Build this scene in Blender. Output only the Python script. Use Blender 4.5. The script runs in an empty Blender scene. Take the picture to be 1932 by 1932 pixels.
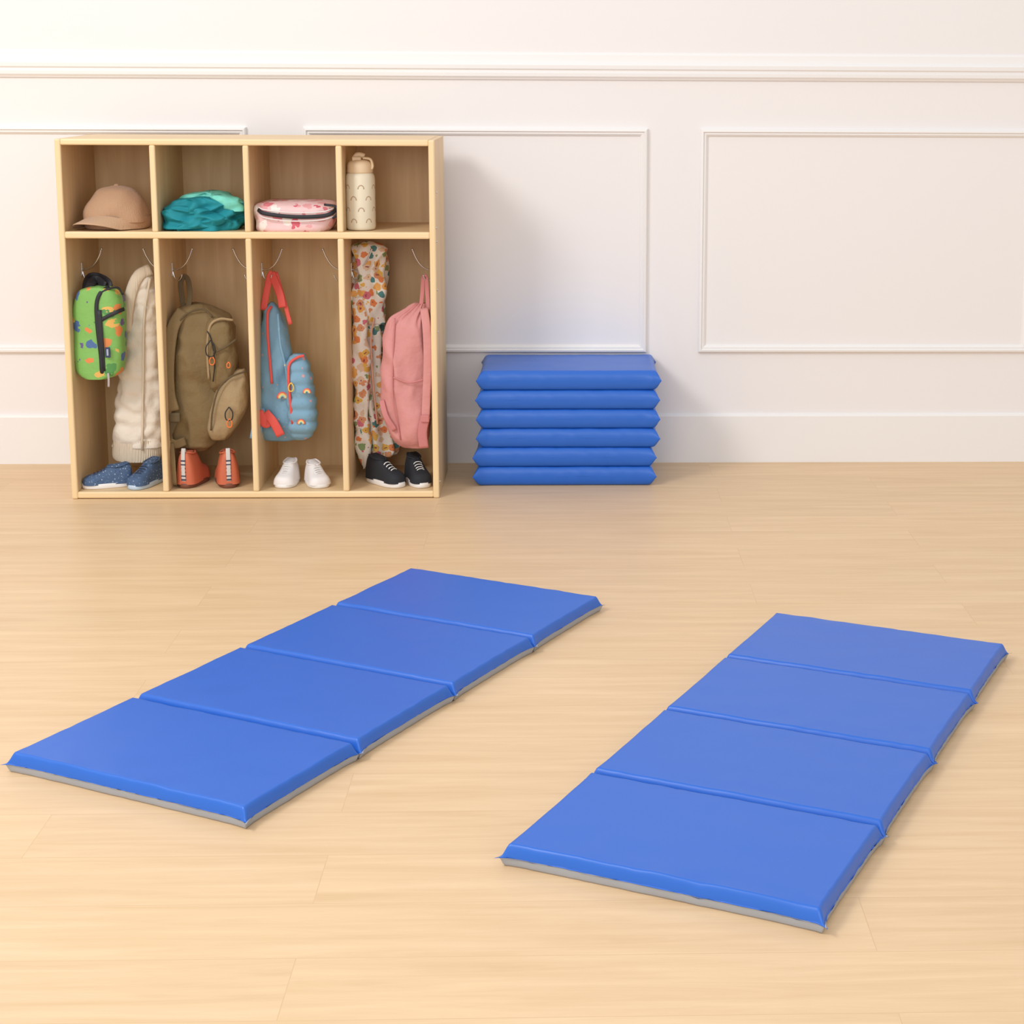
import bpy, bmesh, random
from math import *
from mathutils import Vector, Matrix, noise
random.seed(4)
S=bpy.context.scene
S.view_settings.view_transform='Standard'
S.view_settings.look='None'

def lin(c):
    return tuple(((v/255)/12.92 if v/255<=0.04045 else ((v/255+0.055)/1.055)**2.4) for v in c)+(1.0,)

# ---------------------------------------------------------------- materials
def newmat(name):
    m=bpy.data.materials.new(name); m.use_nodes=True
    nt=m.node_tree; b=nt.nodes['Principled BSDF']
    return m,nt,b
def N(nt,t,**k):
    n=nt.nodes.new(t)
    for a,v in k.items(): setattr(n,a,v)
    return n
def mat(name,col,rough=.6,metal=0,bump=0,bscale=200,var=0,vscale=6,spec=.5,sheen=0,stretch=(1,1,1),dist=.004):
    m,nt,b=newmat(name)
    b.inputs['Base Color'].default_value=lin(col)
    b.inputs['Roughness'].default_value=rough; b.inputs['Metallic'].default_value=metal
    b.inputs['Specular IOR Level'].default_value=spec
    if sheen: b.inputs['Sheen Weight'].default_value=sheen
    tc=N(nt,'ShaderNodeTexCoord'); mp=N(nt,'ShaderNodeMapping'); mp.inputs['Scale'].default_value=stretch
    nt.links.new(tc.outputs['Object'],mp.inputs['Vector'])
    if bump:
        n=N(nt,'ShaderNodeTexNoise'); n.inputs['Scale'].default_value=bscale; n.inputs['Detail'].default_value=4
        nt.links.new(mp.outputs[0],n.inputs['Vector'])
        bp=N(nt,'ShaderNodeBump'); bp.inputs['Strength'].default_value=bump; bp.inputs['Distance'].default_value=dist
        nt.links.new(n.outputs['Fac'],bp.inputs['Height']); nt.links.new(bp.outputs[0],b.inputs['Normal'])
    if var:
        n=N(nt,'ShaderNodeTexNoise'); n.inputs['Scale'].default_value=vscale; n.inputs['Detail'].default_value=5
        nt.links.new(mp.outputs[0],n.inputs['Vector'])
        mx=N(nt,'ShaderNodeMix',data_type='RGBA')
        c=lin(col)
        mx.inputs[6].default_value=tuple(max(0,v*(1-var)) for v in c[:3])+(1,)
        mx.inputs[7].default_value=tuple(min(1,v*(1+var)) for v in c[:3])+(1,)
        nt.links.new(n.outputs['Fac'],mx.inputs[0]); nt.links.new(mx.outputs[2],b.inputs['Base Color'])
    return m
def mat_wood(name,c1,c2,axis='z',rough=.45):
    m,nt,b=newmat(name)
    tc=N(nt,'ShaderNodeTexCoord'); mp=N(nt,'ShaderNodeMapping')
    sc={'z':(14,14,1.1),'x':(1.1,14,14),'y':(14,1.1,14)}[axis]
    mp.inputs['Scale'].default_value=sc
    nt.links.new(tc.outputs['Object'],mp.inputs['Vector'])
    n=N(nt,'ShaderNodeTexNoise'); n.inputs['Scale'].default_value=1.6; n.inputs['Detail'].default_value=7; n.inputs['Distortion'].default_value=.8
    nt.links.new(mp.outputs[0],n.inputs['Vector'])
    r=N(nt,'ShaderNodeValToRGB'); r.color_ramp.elements[0].position=.3; r.color_ramp.elements[1].position=.7
    r.color_ramp.elements[0].color=lin(c1); r.color_ramp.elements[1].color=lin(c2)
    nt.links.new(n.outputs['Fac'],r.inputs[0]); nt.links.new(r.outputs[0],b.inputs['Base Color'])
    b.inputs['Roughness'].default_value=rough
    return m
def mat_print(name,base,pal,scale,rad=.42,centre=None,rad2=.12,squash=(1,1,1),rough=.7,seedoff=0,warp=0.0,bump=.5,bscale=28):
    """printed fabric: random blobs of the palette on a base colour"""
    m,nt,b=newmat(name)
    tc=N(nt,'ShaderNodeTexCoord'); mp=N(nt,'ShaderNodeMapping'); mp.inputs['Scale'].default_value=squash
    mp.inputs['Location'].default_value=(seedoff,seedoff*.7,seedoff*1.3)
    nt.links.new(tc.outputs['Object'],mp.inputs['Vector'])
    vec=mp.outputs[0]
    if bump:
        nb=N(nt,'ShaderNodeTexNoise'); nb.inputs['Scale'].default_value=bscale; nb.inputs['Detail'].default_value=4
        nt.links.new(tc.outputs['Object'],nb.inputs['Vector'])
        bp=N(nt,'ShaderNodeBump'); bp.inputs['Strength'].default_value=bump; bp.inputs['Distance'].default_value=.008
        nt.links.new(nb.outputs['Fac'],bp.inputs['Height']); nt.links.new(bp.outputs[0],b.inputs['Normal'])
    if warp:
        n=N(nt,'ShaderNodeTexNoise'); n.inputs['Scale'].default_value=scale*1.6
        nt.links.new(vec,n.inputs['Vector'])
        ms=N(nt,'ShaderNodeVectorMath',operation='MULTIPLY_ADD')
        nt.links.new(n.outputs['Color'],ms.inputs[0]); ms.inputs[1].default_value=(warp,)*3
        nt.links.new(vec,ms.inputs[2]); vec=ms.outputs[0]
    v=N(nt,'ShaderNodeTexVoronoi'); v.inputs['Scale'].default_value=scale; v.inputs['Randomness'].default_value=.8
    nt.links.new(vec,v.inputs['Vector'])
    sp=N(nt,'ShaderNodeSeparateColor'); nt.links.new(v.outputs['Color'],sp.inputs[0])
    r=N(nt,'ShaderNodeValToRGB'); r.color_ramp.interpolation='CONSTANT'
    els=r.color_ramp.elements
    while len(els)<len(pal): els.new(.5)
    for i,c in enumerate(pal):
        els[i].position=i/len(pal); els[i].color=lin(c)
    nt.links.new(sp.outputs[0],r.inputs[0])
    lt=N(nt,'ShaderNodeMath',operation='LESS_THAN'); lt.inputs[1].default_value=rad
    nt.links.new(v.outputs['Distance'],lt.inputs[0])
    mx=N(nt,'ShaderNodeMix',data_type='RGBA'); mx.inputs[6].default_value=lin(base)
    nt.links.new(lt.outputs[0],mx.inputs[0]); nt.links.new(r.outputs[0],mx.inputs[7])
    out=mx.outputs[2]
    if centre:
        l2=N(nt,'ShaderNodeMath',operation='LESS_THAN'); l2.inputs[1].default_value=rad2
        nt.links.new(v.outputs['Distance'],l2.inputs[0])
        m2=N(nt,'ShaderNodeMix',data_type='RGBA'); m2.inputs[7].default_value=lin(centre)
        nt.links.new(l2.outputs[0],m2.inputs[0]); nt.links.new(out,m2.inputs[6]); out=m2.outputs[2]
    nt.links.new(out,b.inputs['Base Color']); b.inputs['Roughness'].default_value=rough
    return m
def mat_floor():
    m,nt,b=newmat('floor_planks')
    L=nt.links.new
    tc=N(nt,'ShaderNodeTexCoord')
    mp=N(nt,'ShaderNodeMapping'); mp.inputs['Location'].default_value=(.28,.07,0); L(tc.outputs['Object'],mp.inputs['Vector'])
    br=N(nt,'ShaderNodeTexBrick'); br.offset=.37; br.offset_frequency=2
    br.inputs['Scale'].default_value=1; br.inputs['Brick Width'].default_value=1.5; br.inputs['Row Height'].default_value=.185
    br.inputs['Mortar Size'].default_value=.0010; br.inputs['Mortar Smooth'].default_value=.4
    br.inputs['Color1'].default_value=(0,0,0,1); br.inputs['Color2'].default_value=(1,1,1,1); br.inputs['Mortar'].default_value=(.5,.5,.5,1)
    L(mp.outputs[0],br.inputs['Vector'])
    va=N(nt,'ShaderNodeVectorMath',operation='MULTIPLY_ADD'); L(br.outputs['Color'],va.inputs[0]); va.inputs[1].default_value=(7,3,0)
    L(tc.outputs['Object'],va.inputs[2])
    m2=N(nt,'ShaderNodeMapping'); m2.inputs['Scale'].default_value=(.9,13,1); L(va.outputs[0],m2.inputs['Vector'])
    n=N(nt,'ShaderNodeTexNoise'); n.inputs['Scale'].default_value=2.2; n.inputs['Detail'].default_value=9; n.inputs['Roughness'].default_value=.68; n.inputs['Distortion'].default_value=.5
    L(m2.outputs[0],n.inputs['Vector'])
    r=N(nt,'ShaderNodeValToRGB'); e=r.color_ramp.elements
    e[0].position=.28; e[0].color=lin((213,179,138)); e[1].position=.66; e[1].color=lin((228,197,158))
    L(n.outputs['Fac'],r.inputs[0])
    mx=N(nt,'ShaderNodeMix',data_type='RGBA',blend_type='MULTIPLY'); mx.inputs[0].default_value=1
    r2=N(nt,'ShaderNodeValToRGB'); e=r2.color_ramp.elements; e[0].color=(.97,.97,.97,1); e[1].color=(1,1,1,1)
    L(br.outputs['Color'],r2.inputs[0]); L(r.outputs[0],mx.inputs[6]); L(r2.outputs[0],mx.inputs[7])
    mo=N(nt,'ShaderNodeMix',data_type='RGBA'); mo.inputs[7].default_value=lin((190,152,110))
    fm=N(nt,'ShaderNodeMath',operation='MULTIPLY'); fm.inputs[1].default_value=.38
    L(br.outputs['Fac'],fm.inputs[0]); L(fm.outputs[0],mo.inputs[0]); L(mx.outputs[2],mo.inputs[6])
    L(mo.outputs[2],b.inputs['Base Color'])
    b.inputs['Roughness'].default_value=.42; b.inputs['Specular IOR Level'].default_value=.35
    return m

# ---------------------------------------------------------------- mesh helpers
def mk(name,verts,faces,material,smooth=True,mats=None,idx=None):
    me=bpy.data.meshes.new(name); me.from_pydata([tuple(v) for v in verts],[],faces); me.update()
    bm=bmesh.new(); bm.from_mesh(me); bmesh.ops.recalc_face_normals(bm,faces=bm.faces); bm.to_mesh(me); bm.free()
    for mm in (mats or [material]): me.materials.append(mm)
    if idx:
        for p,i in zip(me.polygons,idx): p.material_index=i
    for p in me.polygons: p.use_smooth=smooth
    o=bpy.data.objects.new(name,me); S.collection.objects.link(o)
    return o
def box(name,x0,x1,y0,y1,z0,z1,material,bev=0,seg=2):
    v=[(x,y,z) for x in (x0,x1) for y in (y0,y1) for z in (z0,z1)]
    f=[(0,1,3,2),(4,6,7,5),(0,4,5,1),(2,3,7,6),(0,2,6,4),(1,5,7,3)]
    o=mk(name,v,f,material,smooth=False)
    if bev:
        bm=bmesh.new(); bm.from_mesh(o.data)
        bmesh.ops.bevel(bm,geom=bm.edges[:],offset=bev,segments=seg,affect='EDGES',profile=.5)
        bm.to_mesh(o.data); bm.free()
    return o
def group(name,parts,loc=None):
    e=bpy.data.objects.new(name,None); e.empty_display_size=.05
    S.collection.objects.link(e)
    if loc: e.location=loc
    bpy.context.view_layer.update()
    for p in parts:
        p.parent=e
        p.matrix_parent_inverse=e.matrix_world.inverted()
    return e
def crom(pts,n):
    pts=[Vector(p) for p in pts]
    P=[pts[0]*2-pts[1]]+pts+[pts[-1]*2-pts[-2]]
    out=[]
    for i in range(1,len(P)-2):
        for j in range(n):
            t=j/n; a,b,c,d=P[i-1],P[i],P[i+1],P[i+2]
            out.append(.5*((2*b)+(c-a)*t+(2*a-5*b+4*c-d)*t*t+(3*b-a-3*c+d)*t**3))
    out.append(pts[-1]); return out
def sweep(name,path,w,h,material,n=6,up=(0,1,0),seg=10,flat=False,smoothpath=True):
    """sweep an elliptical / flat section along a path; w = in-plane width, h = thickness along 'up'"""
    pts=crom(path,n) if smoothpath and len(path)>2 else [Vector(p) for p in path]
    U=Vector(up); V=[];F=[]
    sec=[]
    ex=.35 if flat else 1
    for k in range(seg):
        a=2*pi*k/seg; c,s=cos(a),sin(a)
        sec.append((copysign(abs(c)**ex,c)*w/2,copysign(abs(s)**ex,s)*h/2))
    for i,p in enumerate(pts):
        t=(pts[min(i+1,len(pts)-1)]-pts[max(i-1,0)]).normalized()
        sd=t.cross(U)
        if sd.length<1e-3: sd=t.cross(Vector((1,0,.1)))
        sd.normalize(); uu=sd.cross(t).normalized()
        for a,b in sec: V.append(p+sd*a+uu*b)
    for i in range(len(pts)-1):
        for k in range(seg):
            F.append((i*seg+k,i*seg+(k+1)%seg,(i+1)*seg+(k+1)%seg,(i+1)*seg+k))
    F.append(tuple(range(seg))); F.append(tuple(range((len(pts)-1)*seg,len(pts)*seg)))
    return mk(name,V,F,material)
def vinterp(rows,n):
    R=[list(r) for r in rows]
    P=[[2*a-b for a,b in zip(R[0],R[1])]]+R+[[2*a-b for a,b in zip(R[-1],R[-2])]]
    out=[]
    for i in range(1,len(P)-2):
        for j in range(n):
            t=j/n
            out.append([.5*((2*b)+(c-a)*t+(2*a-5*b+4*c-d)*t*t+(3*b-a-3*c+d)*t**3) for a,b,c,d in zip(P[i-1],P[i],P[i+1],P[i+2])])
    out.append(R[-1]); return out
def loft(name,rows,material,n=6,seg=48,ex=2.4,wr=None,cap=True):
    """rows: (z, x0, x1, yc, hd). horizontal super-elliptic rings, top to bottom"""
    rs=vinterp(rows,n); V=[];F=[]
    for (z,x0,x1,yc,hd) in rs:
        xc=(x0+x1)/2; hx=max(.001,(x1-x0)/2); hd=max(.001,hd)
        for k in range(seg):
            a=2*pi*k/seg; c,s=cos(a),sin(a)
            dx=copysign(abs(c)**(2/ex),c); dy=copysign(abs(s)**(2/ex),s)
            p=Vector((xc+hx*dx,yc+hd*dy,z))
            if wr:
                d=Vector((dx*hd,dy*hx,0)); 
                if d.length>1e-6: d.normalize()
                p+=d*wr(p,a)
            V.append(p)
    m=len(rs)
    for i in range(m-1):
        for k in range(seg):
            F.append((i*seg+k,i*seg+(k+1)%seg,(i+1)*seg+(k+1)%seg,(i+1)*seg+k))
    for ri in (0,m-1):
        c=sum((V[ri*seg+k] for k in range(seg)),Vector())/seg
        V.append(c); ci=len(V)-1
        for k in range(seg): F.append((ri*seg+k,ri*seg+(k+1)%seg,ci))
    return mk(name,V,F,material)

# image pixel column a, row b, cast through the camera to depth y -> metres (x,z)
CAM=Vector((1.667,-5.615,1.418)); YAW,PIT,ROL=.033,.169,.005; FPX=3232.; SX,SY=218.8,-281.2
_F=Vector((sin(YAW)*cos(PIT),cos(YAW)*cos(PIT),-sin(PIT))); _R=Vector((cos(YAW),-sin(YAW),0)); _U=_R.cross(_F)
R2=_R*cos(ROL)+_U*sin(ROL); U2=-_R*sin(ROL)+_U*cos(ROL)
def E(a,b,y):
    d=_F+R2*((a-966-SX)/FPX)-U2*((b-966-SY)/FPX)
    t=(y-CAM.y)/d.y
    p=CAM+d*t
    return p.x,p.z
def EP(a,b,y):
    x,z=E(a,b,y); return Vector((x,y,z))
def rows(lst,yc=None,hd=None):
    out=[]
    for r in lst:
        b,a0,a1=r[:3]; y=r[3] if len(r)>3 else yc; h=r[4] if len(r)>4 else hd
        x0,z=E(a0,b,y); x1,_=E(a1,b,y)
        out.append((z,x0,x1,y,h))
    return out
def wrinkle(amp,f=(20,20,8),seed=0,amp2=0,f2=(60,60,40)):
    """soft bulges (amp) plus sharp ridged creases (amp2)"""
    o=Vector((seed*3.1,seed*1.7,seed*.9))
    def g(p,a):
        v=noise.noise(Vector((p.x*f[0],p.y*f[1],p.z*f[2]))+o)*amp
        if amp2:
            q=Vector((p.x*f2[0],p.y*f2[1],p.z*f2[2]))*.45+o
            v+=(.35-abs(noise.noise(q+noise.noise_vector(q*.6)*.7))*2)*amp2
        return v
    return g

# ---------------------------------------------------------------- room
M_wall=mat('painted_wall',(234,230,229),.75,bump=.02,bscale=300)
M_trim=mat('painted_trim',(235,232,230),.5)
WY=.53
box('wall_back',-5,7.5,WY,WY+.12,0,3.4,M_wall)
fl=box('floor',-5,7.5,-8,WY,-.1,0,mat_floor())

def profile_bar(name,prof,x0,x1,material):
    V=[(x,WY-d,z) for x in (x0,x1) for d,z in prof]; n=len(prof)
    F=[(i,(i+1)%n,n+(i+1)%n,n+i) for i in range(n)]+[tuple(range(n)),tuple(range(n,2*n))]
    return mk(name,V,F,material,smooth=False)
profile_bar('baseboard_back',[(0,0),(.012,0),(.012,.172),(.009,.178),(.004,.181),(0,.182)],-5,7.5,M_trim)
profile_bar('trim_1',[(0,1.386),(.008,1.386),(.010,1.390),(.017,1.397),(.018,1.408),(.013,1.412),(.013,1.418),(.019,1.423),(.020,1.436),(.015,1.441),(.008,1.446),(.006,1.472),(.003,1.478),(0,1.480)],-5,7.5,M_trim)
def frame(name,x0,x1,z0,z1):
    pr=[(0,0),(.009,0),(.014,.004),(.015,.010),(.009,.014),(.010,.019),(.006,.024),(.002,.027),(0,.028)]
    V=[];F=[]
    n=len(pr)
    for (cx,cz,sx,sz) in ((x0,z0,1,1),(x1,z0,-1,1),(x1,z1,-1,-1),(x0,z1,1,-1)):
        for d,w in pr: V.append((cx+sx*w,WY-d*1.2,cz+sz*w))
    for c in range(4):
        for i in range(n-1):
            a=c*n+i;b=((c+1)%4)*n+i
            F.append((a,a+1,b+1,b))
    return mk(name,V,F,M_trim,smooth=False)
for i,(a,b) in enumerate(((-2.09,-.88),(-.69,.517) ,(.718,1.936),(2.124,3.336),(3.53,4.74),(4.93,6.14))):
    frame('trim_%d'%(i+2),a,b,.409,1.215)

# ---------------------------------------------------------------- coat locker
Wm=mat_wood('maple_ply',(212,180,136),(226,196,152),'z')
Wb=mat_wood('maple_ply_back',(206,170,122),(224,192,144),'z')
Wx=mat_wood('maple_ply_shelf',(216,184,140),(230,200,156),'x')
We=mat_wood('maple_edge_band',(230,200,152),(238,211,166),'z',.4)
Wh=mat_wood('maple_edge_band_h',(230,200,152),(238,211,166),'x',.4)
CH=mat('chrome',(215,215,218),.15,metal=1)
H=1.193;D=.40
lp=[]
def panel(name,x0,x1,z0,z1,y0=.006,y1=D,m=Wm,edge=We):
    lp.append(box(name,x0,x1,y0,y1,z0,z1,m,.0008,1))
def edgev(name,x0,x1,z0,z1,y0=-.004,y1=.010,m=We):
    lp.append(box(name,x0-.0008,x1+.0008,y0,y1,z0,z1,m,.0055,3))
T=.019
panel('side_left',0,T,0,H-.001); panel('side_right',1.22-T,1.22,0,H-.001)
edgev('side_left_edge',0,T,0,H); edgev('side_right_edge',1.22-T,1.22,0,H)
panel('top_panel',T,1.22-T,H-.018,H,m=Wx); edgev('top_edge',T,1.22-T,H-.020,H+.0005,m=Wh,y0=-.003)
panel('bottom_panel',T,1.22-T,.004,.024,m=Wx); edgev('bottom_edge',T,1.22-T,.002,.0245,m=Wh,y0=-.003)
panel('shelf_panel',T,1.22-T,.873,.892,m=Wx); edgev('shelf_edge',T,1.22-T,.871,.894,m=Wh,y0=-.003)
lp.append(box('back_panel',T,1.22-T,D-.012,D-.002,.004,H-.018,Wb))
DX=((.302,.320),(.6015,.6195),(.901,.920))
for i,(a,b) in enumerate(DX):
    panel('divider_upper_%d'%(i+1),a,b,.892,H-.018); edgev('divider_upper_edge_%d'%(i+1),a,b,.893,H-.019,y0=-.0035)
    panel('divider_lower_%d'%(i+1),a,b,.024,.873); edgev('divider_lower_edge_%d'%(i+1),a,b,.024,.872,y0=-.0035)
for zz in (1.02,.905,.86,.70,.56,.05):
    o=sweep('screw_cap',[(1.219,.03 if zz<1 else .05,zz),(1.2225,.03 if zz<1 else .05,zz)],.008,.008,CH,up=(0,1,0),smoothpath=False); lp.append(o)
cells=((T,.302),(.320,.6015),(.6195,.901),(.920,1.22-T))
HY=.17
for i,(a,b) in enumerate(cells):
    for side,xw,s in (('l',a,1),('r',b,-1)):
        nm='hook_%d%s_'%(i+1,side)
        lp.append(box(nm+'plate',min(xw,xw+s*.004),max(xw,xw+s*.004),HY-.009,HY+.009,.728,.775,CH,.0015,2))
        lp.append(sweep(nm+'upper',[(xw+s*.002,HY,.752),(xw+s*.022,HY-.004,.752),(xw+s*.045,HY-.008,.768),(xw+s*.062,HY-.01,.795),(xw+s*.072,HY-.011,.820)],.0048,.0048,CH))
        lp.append(sweep(nm+'upper_tip',[(xw+s*.0715,HY-.011,.817),(xw+s*.073,HY-.011,.824)],.0075,.0075,CH,smoothpath=False))
        lp.append(sweep(nm+'lower',[(xw+s*.002,HY,.748),(xw+s*.010,HY-.004,.722),(xw+s*.024,HY-.01,.714),(xw+s*.034,HY-.014,.726),(xw+s*.036,HY-.015,.735)],.0048,.0048,CH))
group('coat_locker',lp)

# ---------------------------------------------------------------- rest mats
def mat_vinyl(name,col,rough=.38,spec=.45):
    m,nt,b=newmat(name); b.inputs['Base Color'].default_value=lin(col); b.inputs['Roughness'].default_value=rough
    b.inputs['Specular IOR Level'].default_value=spec
    tc=N(nt,'ShaderNodeTexCoord'); n=N(nt,'ShaderNodeTexNoise'); n.inputs['Scale'].default_value=5; n.inputs['Detail'].default_value=3
    nt.links.new(tc.outputs['Object'],n.inputs['Vector'])
    bp=N(nt,'ShaderNodeBump'); bp.inputs['Strength'].default_value=.2; bp.inputs['Distance'].default_value=.005
    nt.links.new(n.outputs['Fac'],bp.inputs['Height']); nt.links.new(bp.outputs[0],b.inputs['Normal'])
    return m
M_blue=mat_vinyl('blue_vinyl',(38,100,196)); M_grey=mat_vinyl('grey_vinyl',(160,163,168),.5)
def cush(name,Wd,L,nsec,T,mid,rt,rb,mt,mb,seed=0,waist=.007,ear=.005,crinkle=.0014,gap=.0,steep=False,seam=None):
    base=sorted(set([0,.0012,.003]+[gap+rt*v for v in (.02,.06,.14,.25,.4,.55,.75,1.0,1.2)]+[.036,.05,.075,.11,.15]))
    def coords(l):
        h=[b for b in base if b<l/2-.01]
        return h+[l/2]+[l-b for b in reversed(h)]
    def dens(c,step=.015):
        out=[]
        for a,b in zip(c[:-1],c[1:]):
            k=max(1,int((b-a)/step+.5)); out+=[a+(b-a)*j/k for j in range(k)]
        return out+[c[-1]]
    xs=dens(coords(Wd)); sl=L/nsec; ys=[]; sec=dens(coords(sl))
    for k in range(nsec):
        ys+= [k*sl+v for v in sec[:-1]]
    ys.append(L)
    def s(d,r):
        d=max(0,d-gap); q=min(1,d/r)
        if steep: return (1-(1-q)**1.7)**.9
        return (1-(1-q)**2.6)**.55
    V=[]
    nx,ny=len(xs),len(ys)
    for sgn in (1,-1):
        for j,y in enumerate(ys):
            ly=y-int(min(y/sl,nsec-1e-6))*sl
            dyj=min(ly,sl-ly); dyo=min(y,L-y)
            joint=(dyo!=dyj)
            for i,x in enumerate(xs):
                dx=min(x,Wd-x)
                cr=noise.noise(Vector((x*38+seed*7,y*38,seed)))
                cr2=noise.noise(Vector((x*12+seed*3,y*12,seed+5)))
                md=mid
                if joint and seam is not None: md=mid+(seam-mid)*exp(-(dyj/.03)**2)*min(1,dx/.02)
                if sgn>0:
                    z=md+(T-md)*s(dx,rt)*s(dyj,rt)
                    m_=min(dx,dyj)
                    if m_>0: z+=(crinkle*cr+.0008*cr2)*exp(-m_/.02)
                    z+=.0008*cr2
                else:
                    z=md-md*s(dx,rb)*s(dyj,rb)
                wx=waist*(1-exp(-dyj/.03)) - ear*exp(-dyj/.009)
                wy=waist*(1-exp(-dx/.03)) - ear*exp(-dx/.009)
                X=x+ (wx+crinkle*cr)*exp(-dx/.012)*(1 if x<Wd/2 else -1)
                Y=y
                if dyo==dyj: Y=y+(wy+crinkle*cr)*exp(-dyo/.012)*(1 if y<L/2 else -1)
                V.append((X,Y,max(z,.0005)))
    F=[];idx=[]
    for k in range(2):
        o=k*nx*ny
        for j in range(ny-1):
            for i in range(nx-1):
                F.append((o+j*nx+i,o+j*nx+i+1,o+(j+1)*nx+i+1,o+(j+1)*nx+i)); idx.append(k)
    me=mk(name,V,F,None,mats=[mt,mb or mt],idx=idx)
    bm=bmesh.new(); bm.from_mesh(me.data); bmesh.ops.remove_doubles(bm,verts=bm.verts,dist=.0002)
    bmesh.ops.recalc_face_normals(bm,faces=bm.faces); bm.to_mesh(me.data); bm.free()
    return me
LM,WM=1.498,.611
for i,(x,y,a) in enumerate(((.511,-2.272,1.086),(1.535,-2.713,1.121))):
    o=cush('rest_mat',WM,LM,4,.042,.018,.012,.005,M_blue,M_grey,seed=i,gap=.003,steep=True,ear=.008,crinkle=.0024,seam=.008)
    o.name='rest_mat'+('' if i==0 else '.001')
    o.location=(x,y,0); o.rotation_euler=(0,0,a-pi/2)
st=[]
LH=.0675
offs=[(1.330,.155,0.0),(1.330,.151,.003),(1.342,.153,-.004),(1.343,.150,.002),(1.341,.149,.0),(1.345,.146,.004)]
for i,(x,y,r) in enumerate(offs):
    o=cush('folded_layer_%d'%(i+1),.622,.372,1,LH,.035,.024,.024,M_blue,None,seed=10+i,waist=.005,ear=.007,crinkle=.0028)
    o.location=(x,y,i*LH); o.rotation_euler=(0,0,r); st.append(o)
group('folded_rest_mat_stack',st)

# ---------------------------------------------------------------- top shelf items
SZ=.894
M_cap=mat('tan_corduroy',(186,148,116),.9,bump=.5,bscale=60,stretch=(6,6,.3),sheen=.2)
cy=.15; cx,_=E(222,400,cy)
rw=[]
for t in (0,.1,.25,.45,.65,.85,1):
    z=SZ+.142-(.120*t); k=sqrt(max(0,1-(1-t)**2.3))
    rw.append((z,cx-.100*k-.003-.006*t,cx+.100*k+.003,cy,.098*k+.003))
crown=loft('crown',rw,M_cap,n=5,wr=wrinkle(.012,(16,16,16),3))
btn=loft('button',[(SZ+.145,cx-.002,cx+.002,cy,.002),(SZ+.143,cx-.007,cx+.007,cy,.007),(SZ+.138,cx-.008,cx+.008,cy,.008)],M_cap,seg=16)
V=[];F=[];ns,ntt=28,10;ang=radians(252)
for k in (0,1):
    for j in range(ntt+1):
        for i in range(ns+1):
            s=-1+2*i/ns; t=j/ntt; a=ang+s*radians(74)
            ext=.080*t*sqrt(max(0,1-(s*.97)**2))
            z=SZ+.048-.040*abs(s)**2.2-.022*t-k*.003
            V.append((cx+.100*cos(a)+cos(ang-.25)*ext,cy+.098*sin(a)+sin(ang-.25)*ext*.9,max(z,SZ+.001+.003*(1-k))))
nn=(ns+1)*(ntt+1)
for k in (0,1):
    for j in range(ntt):
        for i in range(ns):
            b=k*nn+j*(ns+1)+i; F.append((b,b+1,b+ns+2,b+ns+1))
ring=[i for i in range(ns+1)]+[j*(ns+1)+ns for j in range(1,ntt+1)]+[ntt*(ns+1)+i for i in range(ns-1,-1,-1)]+[j*(ns+1) for j in range(ntt-1,0,-1)]
for a,b in zip(ring,ring[1:]+ring[:1]): F.append((a,b,b+nn,a+nn))
bill=mk('brim',V,F,mat('tan_corduroy_brim',(198,162,128),.9,bump=.5,bscale=60,stretch=(6,6,.3),sheen=.2))
band=loft('sweatband',[(SZ+.040,cx-.106,cx+.103,cy,.100),(SZ+.018,cx-.107,cx+.104,cy,.101),(SZ+.001,cx-.103,cx+.101,cy,.098)],M_cap,wr=wrinkle(.005,(18,18,6),3))
group('baseball_cap',[crown,btn,bill,band])

M_teal=mat('teal_cloth',(16,136,148),.75,bump=.5,bscale=30,var=.15,dist=.008)
M_mint=mat('mint_cloth',(120,212,194),.75,bump=.5,bscale=30,var=.1,dist=.008)
a=loft('teal_garment',rows([(370,372,410),(376,338,440),(386,318,454),(402,309,459),(420,306,460),(431,312,457)],.13,.09),M_teal,wr=wrinkle(.022,(20,20,30),5,.022,(34,34,70)),n=10,seg=120)
b=loft('mint_garment',rows([(361,384,405),(365,356,430),(374,342,448),(386,345,458),(394,352,460)],.18,.08),M_mint,wr=wrinkle(.014,(24,24,30),8,.018,(34,34,70)),n=10,seg=120)
c=loft('mint_corner',rows([(368,400,424),(373,398,448),(382,404,457),(390,420,458),(398,440,457)],.085,.03),M_mint,wr=wrinkle(.010,(30,30,40),18,.012,(40,40,60)),n=8,seg=70)
c2=loft('teal_sleeve',rows([(388,330,352),(396,312,400),(408,307,428),(422,306,420),(431,312,395)],.06,.03),M_teal,wr=wrinkle(.014,(26,26,34),25,.018,(34,34,80)),n=10,seg=90)
group('folded_clothes',[a,b,c,c2])
M_pf=mat_print('pink_floral',(236,198,196),[(212,96,112),(230,166,168),(242,230,222),(216,122,130)],26,.45,(250,235,190),.1,warp=.03)
M_blk=mat('black_zip',(34,34,40),.6)
M_mesh=mat('white_piping',(232,226,224),.7)
pb=loft('pouch_body',rows([(378,505,608,.14,.075),(382,490,628,.135,.09),(392,485,635,.125,.1),(412,486,636,.125,.1),(428,487,628,.125,.1),(436.5,495,618,.125,.09)]),M_pf,ex=5,wr=wrinkle(.010,(15,15,15),4,.004),n=6,seg=72)
z1=sweep('pouch_zip',[EP(487,396,.04),EP(500,403,.02),EP(550,409,.013),EP(605,408,.013),EP(628,401,.022),EP(635,390,.05)],.013,.006,M_blk)
z2=sweep('pouch_piping_top',[EP(487,390,.04),EP(500,396,.021),EP(550,401,.014),EP(605,400,.014),EP(630,393,.024)],.004,.004,M_mesh)
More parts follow.
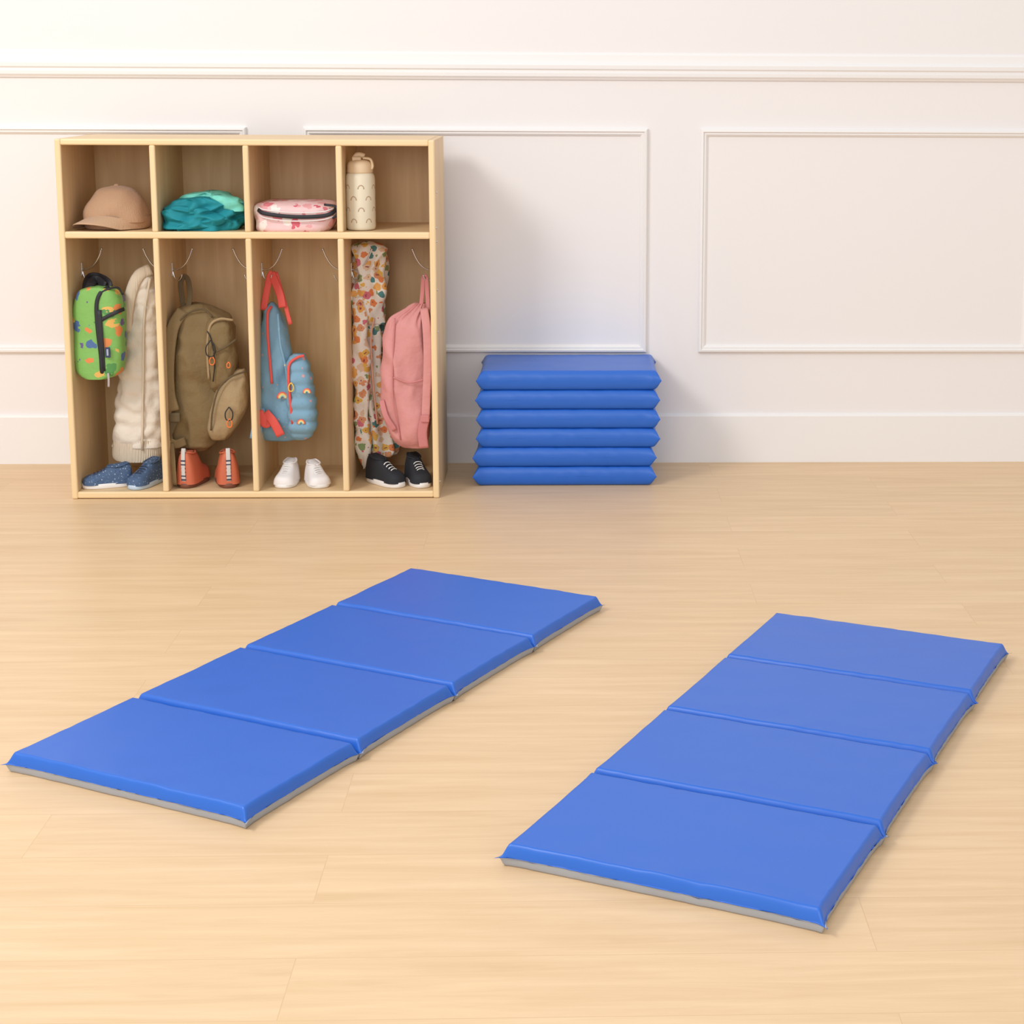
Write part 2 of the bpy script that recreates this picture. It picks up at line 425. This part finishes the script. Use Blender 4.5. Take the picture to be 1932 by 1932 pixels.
z3=sweep('pouch_piping_bottom',[EP(487,403,.04),EP(500,411,.021),EP(550,417,.014),EP(605,415,.014),EP(630,408,.024)],.004,.004,M_mesh)
z4=sweep('pouch_handle',[EP(612,386,.02),EP(634,390,.012),EP(636,404,.012),EP(628,412,.016)],.008,.01,M_blk)
group('lunch_pouch',[pb,z1,z2,z3,z4])
M_cream=mat('cream_enamel',(230,220,196),.4); M_lid=mat('tan_plastic',(226,200,164),.45); M_arch=mat('brown_print',(188,162,132),.5)
by=.10; bx,_=E(681.5,430,by); br=.0485
prof=[(0,.044),(.003,.047),(.01,.0485),(.165,.0485),(.176,.047),(.183,.044),(.187,.041)]
def revolve(name,prof,cx,cy,z0,m,seg=48):
    rr=[(z0+z,cx-r,cx+r,cy,r) for z,r in reversed(prof)]
    V=[];F=[]
    for z,x0,x1,y,h in rr:
        for k in range(seg):
            a=2*pi*k/seg; V.append((cx+h*cos(a),cy+h*sin(a),z))
    for i in range(len(rr)-1):
        for k in range(seg): F.append((i*seg+k,i*seg+(k+1)%seg,(i+1)*seg+(k+1)%seg,(i+1)*seg+k))
    F.append(tuple(range(seg))); F.append(tuple(range((len(rr)-1)*seg,len(rr)*seg)))
    return mk(name,V,F,m)
bp=[revolve('bottle_body',prof,bx,by,SZ,M_cream)]
bp.append(revolve('bottle_lid',[(0,.0415),(.004,.0425),(.026,.0415),(.034,.038),(.040,.030),(.043,.018),(.044,.002)],bx,by,SZ+.187,M_lid))
bp.append(box('spout_base',bx-.024,bx+.006,by-.018,by+.018,SZ+.226,SZ+.240,M_lid,.004,2))
bp.append(sweep('spout',[(bx-.02,by,SZ+.232),(bx-.006,by,SZ+.246),(bx+.016,by,SZ+.241)],.018,.012,M_lid))
bp.append(sweep('carry_loop',[(bx+.012,by-.01,SZ+.236),(bx+.036,by-.012,SZ+.232),(bx+.043,by-.012,SZ+.212),(bx+.04,by-.01,SZ+.20)],.009,.012,M_lid))
for zi,zz in enumerate((.025,.062,.099,.136)):
    for k in range(6):
        ph=2*pi*(k+.5*(zi%2)+.15)/6
        pts=[]
        for j in range(9):
            t=pi*j/8; u=.0095*cos(t); w=.0095*sin(t)*1.3
            aa=ph+u/br
            pts.append((bx+(br+.0002)*cos(aa),by+(br+.0002)*sin(aa),SZ+zz+w))
        bp.append(sweep('printed_arch',pts,.0034,.0008,M_arch,n=1,up=(cos(ph),sin(ph),0),seg=6))
group('water_bottle',bp)

# ---------------------------------------------------------------- cell 1
M_anim=mat_print('green_animal_print',(126,180,92),[(222,134,74),(76,108,158),(104,86,140),(84,146,80),(224,176,92),(126,180,92)],21,.42,None,squash=(1,1,1.2),warp=.045,rough=.6)
lb=[]
lb.append(loft('body',rows([(540,172,206),(545,156,222),(556,147,230),(580,142,235),(640,142,236),(690,146,234),(704,154,226),(711,166,210)],.08,.058),M_anim,ex=3.6,wr=wrinkle(.006,(12,12,12),6)))
lb.append(sweep('handle',[EP(160,548,.09),EP(163,530,.12),EP(172,520,.15),EP(190,522,.15),EP(205,532,.10),EP(207,548,.09)],.02,.006,M_blk,flat=True))
lb.append(sweep('handle_tape',[EP(166,550,.06),EP(172,535,.09),EP(182,528,.12),EP(198,540,.08)],.03,.006,M_blk,flat=True))
lb.append(sweep('zip_vertical',[EP(206,541,.05),EP(190,552,.022),EP(182,575,.017),EP(184,620,.015),EP(190,670,.016),EP(192,700,.02),EP(194,710,.04)],.013,.006,M_blk))
lb.append(sweep('zip_top',[EP(190,552,.022),EP(205,545,.03),EP(222,543,.045),EP(232,556,.05)],.007,.006,M_blk))
lb.append(sweep('pocket_zip',[EP(190,604,.017),EP(205,596,.017),EP(222,588,.022),EP(234,583,.05)],.013,.005,M_blk))
lb.append(sweep('side_band',[EP(186,585,.016),EP(190,640,.014),EP(194,700,.02)],.018,.004,M_blk))
lb.append(box('label',*(lambda p:(p.x-.008,p.x+.008,.008,.014,p.z-.017,p.z+.017))(EP(203,665,.01)),mat('label_navy',(48,60,96),.6),.001,1))
lb.append(box('label_mark',*(lambda p:(p.x-.003,p.x+.003,.006,.0085,p.z-.011,p.z+.011))(EP(203,665,.008)),mat('label_white',(170,175,195),.6),.001,1))
lb.append(sweep('zip_pull',[EP(204,704,.02),EP(205,716,.016),EP(205,730,.016)],.007,.003,mat('grey_pull',(170,160,160),.5),flat=True))
group('lunch_bag',lb)

M_vest=mat('cream_quilted',(234,224,210),.85,bump=.6,bscale=34,sheen=.3,dist=.008)
M_knit=mat('cream_knit',(222,206,184),.95,bump=.8,bscale=25,stretch=(8,8,.5))
def vestw(p,a):
    q=abs(sin(p.z*60+noise.noise(p*9)*1.5))**.6
    return .009*q-.006+noise.noise(p*28)*.009
ve=[loft('quilted_body',rows([(506,262,278),(518,250,288),(545,243,294),(580,238,297),(640,233,301),(700,227,304),(760,219,306),(820,215,307),(842,214,307)],.20,.045),M_vest,ex=2.2,wr=vestw,n=12,seg=64)]
ve.append(loft('knit_hem',rows([(828,216,304),(835,214,305),(858,213,304),(866,218,300),(868,226,295)],.20,.043),M_knit,ex=2.2,n=4,wr=lambda p,a:.0015*sin(a*60),seg=220))
ve.append(sweep('knit_collar',[EP(284,508,.17),EP(262,520,.155),EP(248,550,.15),EP(240,590,.15),EP(238,625,.16)],.04,.018,M_knit))
ve.append(sweep('front_placket',[EP(283,525,.155),EP(272,600,.150),EP(270,720,.148),EP(268,850,.15)],.008,.006,M_knit))
group('puffer_vest',ve)

# ---------------------------------------------------------------- cell 2 : olive backpack
M_ol=mat('olive_canvas',(126,104,68),.85,bump=.7,bscale=26,var=.12,vscale=12,dist=.01)
M_old=mat('olive_strap',(96,80,54),.85,bump=.3,bscale=150)
M_olt=mat('tan_canvas',(162,138,102),.85,bump=.7,bscale=26,var=.1,dist=.01)
M_or=mat('orange_cord',(235,120,50),.6)
M_steel=mat('dark_steel',(60,60,60),.35,metal=.8)
bk=[]
bk.append(loft('main_body',rows([(572,352,384,.16,.03),(582,336,410,.16,.06),(606,325,436,.155,.075),(660,320,448,.15,.085),(720,318,444,.15,.085),(785,322,430,.15,.08),(830,334,412,.15,.065),(848,356,392,.15,.035)]),M_ol,ex=2.8,wr=wrinkle(.016,(15,15,9),7,.010,(30,30,24)),n=10,seg=110))
bk.append(loft('upper_pocket',rows([(598,400,424,.10,.02),(612,393,437,.095,.04),(650,392,444,.09,.045),(690,392,446,.09,.045),(722,396,440,.095,.04),(738,404,428,.10,.02)]),M_ol,ex=3,wr=wrinkle(.008,(20,20,14),9,.006)))
bk.append(loft('lower_pocket',rows([(696,448,462,.10,.02),(712,424,468,.09,.035),(740,408,469,.085,.045),(775,398,462,.085,.045),(805,394,448,.085,.04),(828,402,428,.09,.02)]),M_olt,ex=2.8,wr=wrinkle(.009,(18,18,12),11,.006)))
bk.append(sweep('pocket_flap_zip',[EP(465,700,.06),EP(434,712,.042),EP(412,735,.034),EP(401,775,.034),EP(398,812,.042)],.006,.005,M_old))
bk.append(sweep('upper_zip',[EP(440,604,.065),EP(414,602,.055),EP(396,616,.05),EP(391,660,.05),EP(394,715,.05)],.008,.005,M_olt))
bk.append(sweep('upper_zip_seam',[EP(391,625,.046),EP(398,640,.042),EP(405,680,.036),EP(402,720,.04)],.004,.004,M_steel))
bk.append(sweep('pocket_band',[EP(403,665,.034),EP(425,655,.036),EP(446,640,.055)],.007,.005,M_old))
bk.append(sweep('hang_loop',[EP(348,590,.12),EP(343,560,.14),EP(341,532,.165),EP(348,522,.17),EP(355,530,.16),EP(358,560,.13),EP(352,590,.11)],.018,.004,M_old,flat=True))
bk.append(sweep('zip_arc',[EP(330,640,.07),EP(340,605,.068),EP(360,588,.075),EP(385,584,.085),EP(400,598,.07)],.006,.005,M_old))
bk.append(sweep('shoulder_strap',[EP(345,586,.085),EP(326,620,.062),EP(318,680,.052),EP(319,740,.048),EP(328,775,.045)],.04,.012,M_ol,flat=True))
p=EP(331,786,.045)
bk.append(box('buckle',p.x-.017,p.x+.017,.034,.046,p.z-.017,p.z+.014,M_old,.004,2))
bk.append(sweep('webbing',[EP(330,792,.046),EP(320,815,.046),EP(314,832,.05)],.024,.004,M_old,flat=True))
bk.append(sweep('webbing_tail',[EP(324,835,.05),EP(327,870,.03),EP(330,915,.03)],.014,.003,M_ol,flat=True))
bk.append(sweep('bottom_strap',[EP(312,828,.05),EP(330,838,.055),EP(350,832,.075)],.03,.005,M_ol,flat=True))
def loop(nm,a,b,y,s,m,w=.0035): 
    return sweep(nm,[EP(a,b,y),EP(a-s*.5,b+s*.8,y-.004),EP(a-s*.35,b+s*1.7,y-.004),EP(a+s*.35,b+s*1.7,y-.004),EP(a+s*.5,b+s*.8,y-.004),EP(a+.5,b,y)],w,w,m)
bk+= [loop('cord_pull_1',397,642,.034,17,M_steel,.004),loop('cord_pull_2',400,672,.032,9,M_or),loop('cord_pull_3',431,683,.032,6,M_or),loop('cord_pull_4',432,768,.028,14,M_steel,.004),loop('cord_pull_5',433,790,.026,9,M_or,.004)]
group('backpack',bk)

# ---------------------------------------------------------------- cell 3 : small blue backpack
M_den=mat_print('light_denim_print',(124,164,188),[(124,164,188),(118,158,182),(134,172,196),(124,164,188),(205,158,155),(118,158,182)],60,.22,None)
M_den2=mat_print('light_denim_quilt',(120,160,184),[(120,160,184),(116,154,178),(205,150,150),(120,160,184),(214,196,140),(128,168,192)],42,.25,None)
M_red=mat('coral_strap',(222,84,74),.65)
sb=[]
sb.append(loft('main_body',rows([(570,506,518,.16,.015),(580,499,526,.16,.03),(610,494,538,.155,.045),(660,491,550,.15,.06),(720,489,564,.15,.065),(775,485,576,.15,.065),(810,483,578,.15,.06),(826,490,568,.15,.04),(831,502,552,.15,.02)]),M_den,ex=2.6,wr=wrinkle(.012,(18,18,10),13,.007,(34,34,22)),n=9,seg=90))
def qu(p,a): return .006*abs(sin(p.z*75))+noise.noise(p*30)*.003
sb.append(loft('front_pocket',rows([(668,556,572,.09,.015),(678,545,578,.085,.03),(710,543,587,.08,.04),(760,545,594,.08,.045),(800,548,596,.08,.045),(820,552,588,.085,.03),(828,560,576,.09,.015)]),M_den2,ex=2.8,wr=qu,n=14))
sb.append(sweep('side_zip',[EP(512,578,.12),EP(505,592,.10),EP(505,630,.090),EP(509,680,.078),EP(513,724,.074)],.009,.005,M_red))
sb.append(sweep('pocket_trim',[EP(552,800,.04),EP(546,740,.034),EP(544,700,.037),EP(548,684,.045),EP(562,674,.05),EP(574,671,.055)],.009,.007,M_red))
sb.append(sweep('hang_strap_a',[EP(497,585,.13),EP(503,550,.14),EP(509,522,.16),EP(515,514,.165)],.022,.005,M_red,flat=True))
sb.append(sweep('hang_strap_b',[EP(512,514,.165),EP(518,530,.15),EP(528,555,.13),EP(533,580,.12)],.026,.005,M_red,flat=True))
sb.append(sweep('hang_strap_c',[EP(520,514,.165),EP(528,540,.15),EP(538,575,.13),EP(548,612,.12)],.014,.005,M_red,flat=True))
sb.append(sweep('blue_panel',[EP(524,592,.100),EP(529,650,.08),EP(540,700,.075),EP(542,760,.073)],.008,.005,M_den2))
sb.append(sweep('strap_low_a',[EP(512,790,.066),EP(500,800,.06),EP(488,775,.062)],.028,.005,M_red,flat=True))
sb.append(sweep('strap_low_b',[EP(500,778,.064),EP(515,795,.058),EP(530,822,.060)],.03,.005,M_red,flat=True))
sb.append(sweep('strap_blue',[EP(490,770,.08),EP(486,800,.07),EP(481,828,.07)],.036,.01,M_den2,flat=True))
sb.append(loop('zip_pull',549,722,.028,9,mat('yellow_pull',(235,190,70),.5),.004))
pals=[(232,100,100),(240,180,100),(245,225,160),(150,200,190)]
RM=[mat('rainbow_%d'%k,c,.7) for k,c in enumerate(pals)]
def rainbow(a,b,y,R):
    o=[]
    c=EP(a,b,y)
    for k,cc in enumerate(pals):
        r=R*(1-.2*k)
        pts=[(c.x+r*cos(pi*j/8)*.8,c.y,c.z+r*sin(pi*j/8)) for j in range(9)]
        o.append(sweep('rainbow_print',pts,R*.2,.002,RM[k],n=1,seg=6))
    return o
sb+=rainbow(533,752,.072,.022)+rainbow(579,742,.029,.016)+rainbow(568,800,.028,.016)
group('toddler_backpack',sb)

# ---------------------------------------------------------------- cell 4
M_flor=mat_print('floral_print',(232,224,212),[(222,130,74),(226,180,84),(76,128,128),(204,108,122),(134,156,104),(222,190,160),(216,148,104),(228,168,90)],36,.48,(150,74,70),.14,warp=.022)
def drape(p,a): return .010*sin(a*7+noise.noise(p*6)*3)+noise.noise(p*20)*.006+(.3-abs(noise.noise(Vector((p.x*22,p.y*22,p.z*9))))*2)*.010
jk=[loft('hood',rows([(455,684,708,.20,.02),(463,670,722,.20,.04),(485,663,733,.20,.045),(520,661,737,.20,.05),(550,662,734,.20,.05),(580,666,724,.20,.045),(610,667,720,.21,.03)]),M_flor,wr=wrinkle(.022,(20,20,12),2,.016,(30,30,20)),n=10,seg=110),
    loft('jacket_body',rows([(555,668,722,.22,.03),(580,667,722,.22,.04),(620,665,722,.22,.042),(700,667,722,.22,.045),(760,669,730,.22,.047),(810,672,746,.22,.047),(845,676,752,.22,.047),(858,680,742,.22,.045)]),M_flor,wr=drape,n=10,seg=120,ex=2),
    loft('sleeve',rows([(560,664,684,.16,.012),(600,664,694,.16,.022),(700,666,698,.16,.022),(800,670,698,.16,.022),(860,674,700,.17,.022),(884,680,692,.18,.015)]),M_flor,wr=wrinkle(.008,(25,25,16),5,.012,(40,40,26)),n=12,seg=64),
    sweep('zip_seam',[EP(706,600,.166),EP(700,640,.160),EP(704,720,.160),EP(712,800,.160)],.006,.005,mat('peach_zip',(225,170,140),.6))]
group('floral_jacket',jk)
M_pink=mat('pink_nylon',(210,144,140),.75,bump=.6,bscale=22,dist=.01)
M_pkd=mat('pink_webbing',(200,126,124),.7,bump=.2,bscale=160)
def pw(p,a): return noise.noise(Vector((p.x*16,p.y*16,p.z*5)))*.016+ (.005*sin(a*22)*min(1,max(0,(p.z-.56)/.05)))+(.3-abs(noise.noise(Vector((p.x*18,p.y*18,p.z*8+3))))*2)*.007
pk=[loft('main_body',rows([(572,784,804,.11,.015),(582,766,808,.11,.035),(600,738,811,.105,.05),(625,727,813,.10,.06),(680,724,814,.10,.062),(745,718,814,.10,.062),(790,724,814,.10,.06),(825,740,811,.10,.052),(843,762,802,.10,.03)]),M_pink,ex=2.7,wr=pw,n=8,seg=110),
    sweep('hang_loop',[EP(794,585,.09),EP(797,550,.12),EP(799,524,.165),EP(804,524,.165),EP(806,550,.12),EP(808,585,.09)],.014,.004,M_pkd,flat=True),
    sweep('shoulder_strap',[EP(800,582,.065),EP(805,620,.038),EP(807,680,.030),EP(805,740,.028),EP(803,790,.030)],.028,.010,M_pink,flat=True),
    sweep('strap_tail',[EP(803,785,.026),EP(797,815,.03),EP(800,845,.036)],.032,.008,M_pkd,flat=True),
    sweep('side_seam',[EP(745,600,.05),EP(741,680,.038),EP(742,760,.036),EP(756,830,.05)],.005,.004,M_pkd),
    sweep('pocket_seam',[EP(742,712,.033),EP(770,722,.031),EP(800,716,.031)],.005,.004,M_pkd),
    sweep('lower_strap',[EP(720,755,.055),EP(728,785,.040),EP(745,812,.045)],.018,.005,M_pkd,flat=True)]
p=EP(802,790,.02); pk.append(box('buckle',p.x-.014,p.x+.014,.016,.024,p.z-.012,p.z+.012,M_pkd,.003,2))
group('daypack',pk)

# ---------------------------------------------------------------- shoes (local: toe +x)
FZ=.0248
def shoe(name,cx,cy,yaw,L,W,Hh,Ht,mu,ms,mi,sole=.016,style='low',extra=None,toecap=None):
    parts=[]
    out=[]
    n=36
    for k in range(n):
        a=2*pi*k/n; x=cos(a)*L/2; t=(x+L/2)/L
        w=W/2*(.80+.22*t)
        c=abs(sin(a))**.75
        waist=1-.10*exp(-((t-.4)/.18)**2)
        out.append((x,copysign(c,sin(a))*w*waist))
    V=[];F=[]
    for (z,s) in ((0,.96),(.002,1),(sole,1.0),(sole+.001,.97)):
        for x,y in out: V.append((x*s,y*s,z))
    for i in range(3):
        for k in range(n): F.append((i*n+k,i*n+(k+1)%n,(i+1)*n+(k+1)%n,(i+1)*n+k))
    F.append(tuple(range(n))); F.append(tuple(range(3*n,4*n)))
    parts.append(mk('sole',V,F,ms))
    secs=[(-.49,.30,.55),(-.46,.52,.85),(-.38,.68,1.0),(-.22,.76,.97),(-.06,.78,.90),(.06,.82,.72),(.2,.90,.55),(.33,.90,.46),(.42,.74,.38),(.47,.48,.26),(.492,.2,.12)]
    if style=='high':
        secs=[(-.49,.40,.7),(-.46,.62,.97),(-.38,.78,1.0),(-.22,.84,1.0),(-.06,.84,.97),(.03,.84,.78),(.14,.88,.55),(.28,.92,.46),(.40,.78,.38),(.46,.5,.26),(.492,.2,.12)]
    rs=vinterp(secs,4); m=16;V=[];F=[]
    for (t,w,h) in rs:
        hh=(Hh-sole)*h
        for k in range(m+1):
            a=pi*k/m; c,s=cos(a),sin(a)
            zz=abs(s)**.75*hh
            yy=copysign(abs(c)**.6,c)*W/2*w*(1-.22*(zz/(Hh)))
            V.append((t*L,yy,sole*.8+zz))
    for i in range(len(rs)-1):
        for k in range(m): F.append((i*(m+1)+k,i*(m+1)+k+1,(i+1)*(m+1)+k+1,(i+1)*(m+1)+k))
    F.append(tuple(range(m+1))); F.append(tuple((len(rs)-1)*(m+1)+k for k in range(m+1)))
    parts.append(mk('upper',V,F,mu))
    x0,x1=(-.43,.0) if style=='low' else (-.42,-.05)
    V=[];F=[];q=24
    def topz(x): 
        t=x
        for a,b in zip(secs[:-1],secs[1:]):
            if a[0]<=t<=b[0]:
                f=(t-a[0])/(b[0]-a[0]); return sole*.8+(Hh-sole)*(a[2]+(b[2]-a[2])*f)
        return Hh
    rim=[]
    for k in range(q):
        a=2*pi*k/q; tx=(x0+x1)/2+(x1-x0)/2*cos(a); 
        rim.append(Vector((tx*L,W*.27*sin(a),topz(tx)+.001-.10*W*abs(sin(a))**2)))
    V=[r+Vector((0,0,.0015)) for r in rim]+[Vector((r.x*.97-.002,r.y*.85,r.z-.002)) for r in rim]
    cen=sum(rim,Vector())/q; V.append(cen+Vector((0,0,.004)))
    for k in range(q):
        F.append((k,(k+1)%q,q+(k+1)%q,q+k)); F.append((q+k,q+(k+1)%q,2*q))
    for i in range(q): V[q+i]=V[q+i]+Vector((0,0,.004))
    parts.append(mk('lining',V,F,mi))
    parts.append(sweep('collar',[r+Vector((0,0,.001)) for r in rim]+[rim[0]],.006,.006,mu,n=1,up=(0,0,1),seg=8))
    if extra!='nolace':
        for j in range(4):
            tx=.05+.065*j; z=topz(tx)
            parts.append(sweep('lace',[(tx*L,-W*.22,z-.010),(tx*L+.002,-W*.1,z+.001),(tx*L+.002,W*.1,z+.001),(tx*L,W*.22,z-.010)],.005,.003,Ht,up=(0,0,1),seg=8))
    if style=='high':
        parts.append(sweep('heel_tab',[(-.455*L,0,sole),(-.50*L,0,Hh*.3),(-.50*L,0,Hh*.75),(-.47*L,0,Hh+.004),(-.44*L,0,Hh+.01),(-.42*L,0,Hh-.003)],.014,.003,M_heel,up=(1,0,0),flat=True))
        for j in range(6):
            zz=sole+.012+j*.013
            parts.append(box('heel_stripe',-.506*L-.001,-.506*L+.002,-.008,.008,zz,zz+.005,M_navy,.0005,1))
    g=group(name,parts)
    g.location=(cx,cy,FZ); g.rotation_euler=(0,0,radians(yaw))
    return g
M_heel=mat('heel_tape',(205,200,196),.7); M_navy=mat('navy_stripe',(50,55,75),.7)
M_bl=mat_print('blue_speckle',(68,92,126),[(116,138,166),(50,70,104),(86,110,144),(150,165,185)],140,.3,None)
M_ws=mat('white_rubber',(236,232,228),.5); M_wl=mat('white_lace',(235,233,230),.7)
M_bls=mat('pale_blue_rubber',(188,205,222),.5); M_dk=mat('dark_lining',(45,50,60),.8)
M_orr=mat('rust_leather',(200,104,72),.6,bump=.15,bscale=90); M_brs=mat('brown_rubber',(120,70,50),.6); M_brl=mat('brown_lining',(110,60,45),.8)
M_wh=mat('white_leather',(236,230,228),.55); M_pkl=mat('pale_pink_lining',(225,200,198),.7)
M_bk=mat('black_canvas',(34,36,42),.8,bump=.2,bscale=200)
def fx(a,b,y): return E(a,b,y)[0]
shoe('sneaker',fx(203,905,.075),.075,196,.165,.078,.082,M_navy,M_bl,M_ws,M_dk)
shoe('sneaker',fx(276,905,.095),.095,248,.165,.078,.088,M_navy,M_bl,M_bls,M_dk)
shoe('ankle_boot',fx(365,905,.12),.12,80,.165,.088,.125,M_orr,M_orr,M_brs,M_brl,style='high')
shoe('ankle_boot',fx(430,905,.12),.12,104,.165,.092,.125,M_orr,M_orr,M_brs,M_brl,style='high')
shoe('toddler_shoe',fx(543,905,.10),.10,260,.13,.080,.084,M_wl,M_wh,M_ws,M_pkl,sole=.012)
shoe('toddler_shoe',fx(597,905,.095),.095,296,.13,.082,.080,M_wl,M_wh,M_ws,M_pkl,sole=.012)
shoe('canvas_sneaker',fx(727,900,.10),.10,-42,.170,.080,.100,M_wl,M_bk,M_ws,M_dk,sole=.018)
shoe('canvas_sneaker',fx(787,900,.11),.11,-68,.165,.080,.100,M_wl,M_bk,M_ws,M_dk,sole=.018)

# ---------------------------------------------------------------- light
w=bpy.data.worlds.new('studio_ambient'); S.world=w; w.use_nodes=True
bg=w.node_tree.nodes['Background']; bg.inputs['Color'].default_value=(.985,.99,1,1); bg.inputs['Strength'].default_value=.86
def area(name,loc,target,size,power,col=(1,1,1)):
    l=bpy.data.lights.new(name,'AREA'); l.shape='SQUARE'; l.size=size; l.energy=power; l.color=col
    o=bpy.data.objects.new(name,l); S.collection.objects.link(o); o.location=loc
    o.rotation_euler=(Vector(target)-Vector(loc)).to_track_quat('-Z','Y').to_euler()
    return o
area('softbox_light',(-1.75,-3.9,3.95),(1.9,-.6,.2),1.35,135,(1,.995,.985))
area('added_front_fill',(0.6,-7.6,2.6),(1.6,.2,.6),2.6,90,(1,.995,.99))  # extra fill from behind the camera, added to brighten the locker interior

# ---------------------------------------------------------------- camera
ZU,ZV,ZK=(966.,966.,1.0)
cd=bpy.data.cameras.new('camera'); co=bpy.data.objects.new('camera',cd); S.collection.objects.link(co)
cd.sensor_width=36; cd.lens=FPX/1932*36*ZK; cd.shift_x=ZK*(ZU-966-SX)/1932; cd.shift_y=-ZK*(ZV-966-SY)/1932; cd.clip_start=.05
m=Matrix((( R2.x,U2.x,-_F.x,CAM.x),(R2.y,U2.y,-_F.y,CAM.y),(R2.z,U2.z,-_F.z,CAM.z),(0,0,0,1)))
co.matrix_world=m
S.camera=co
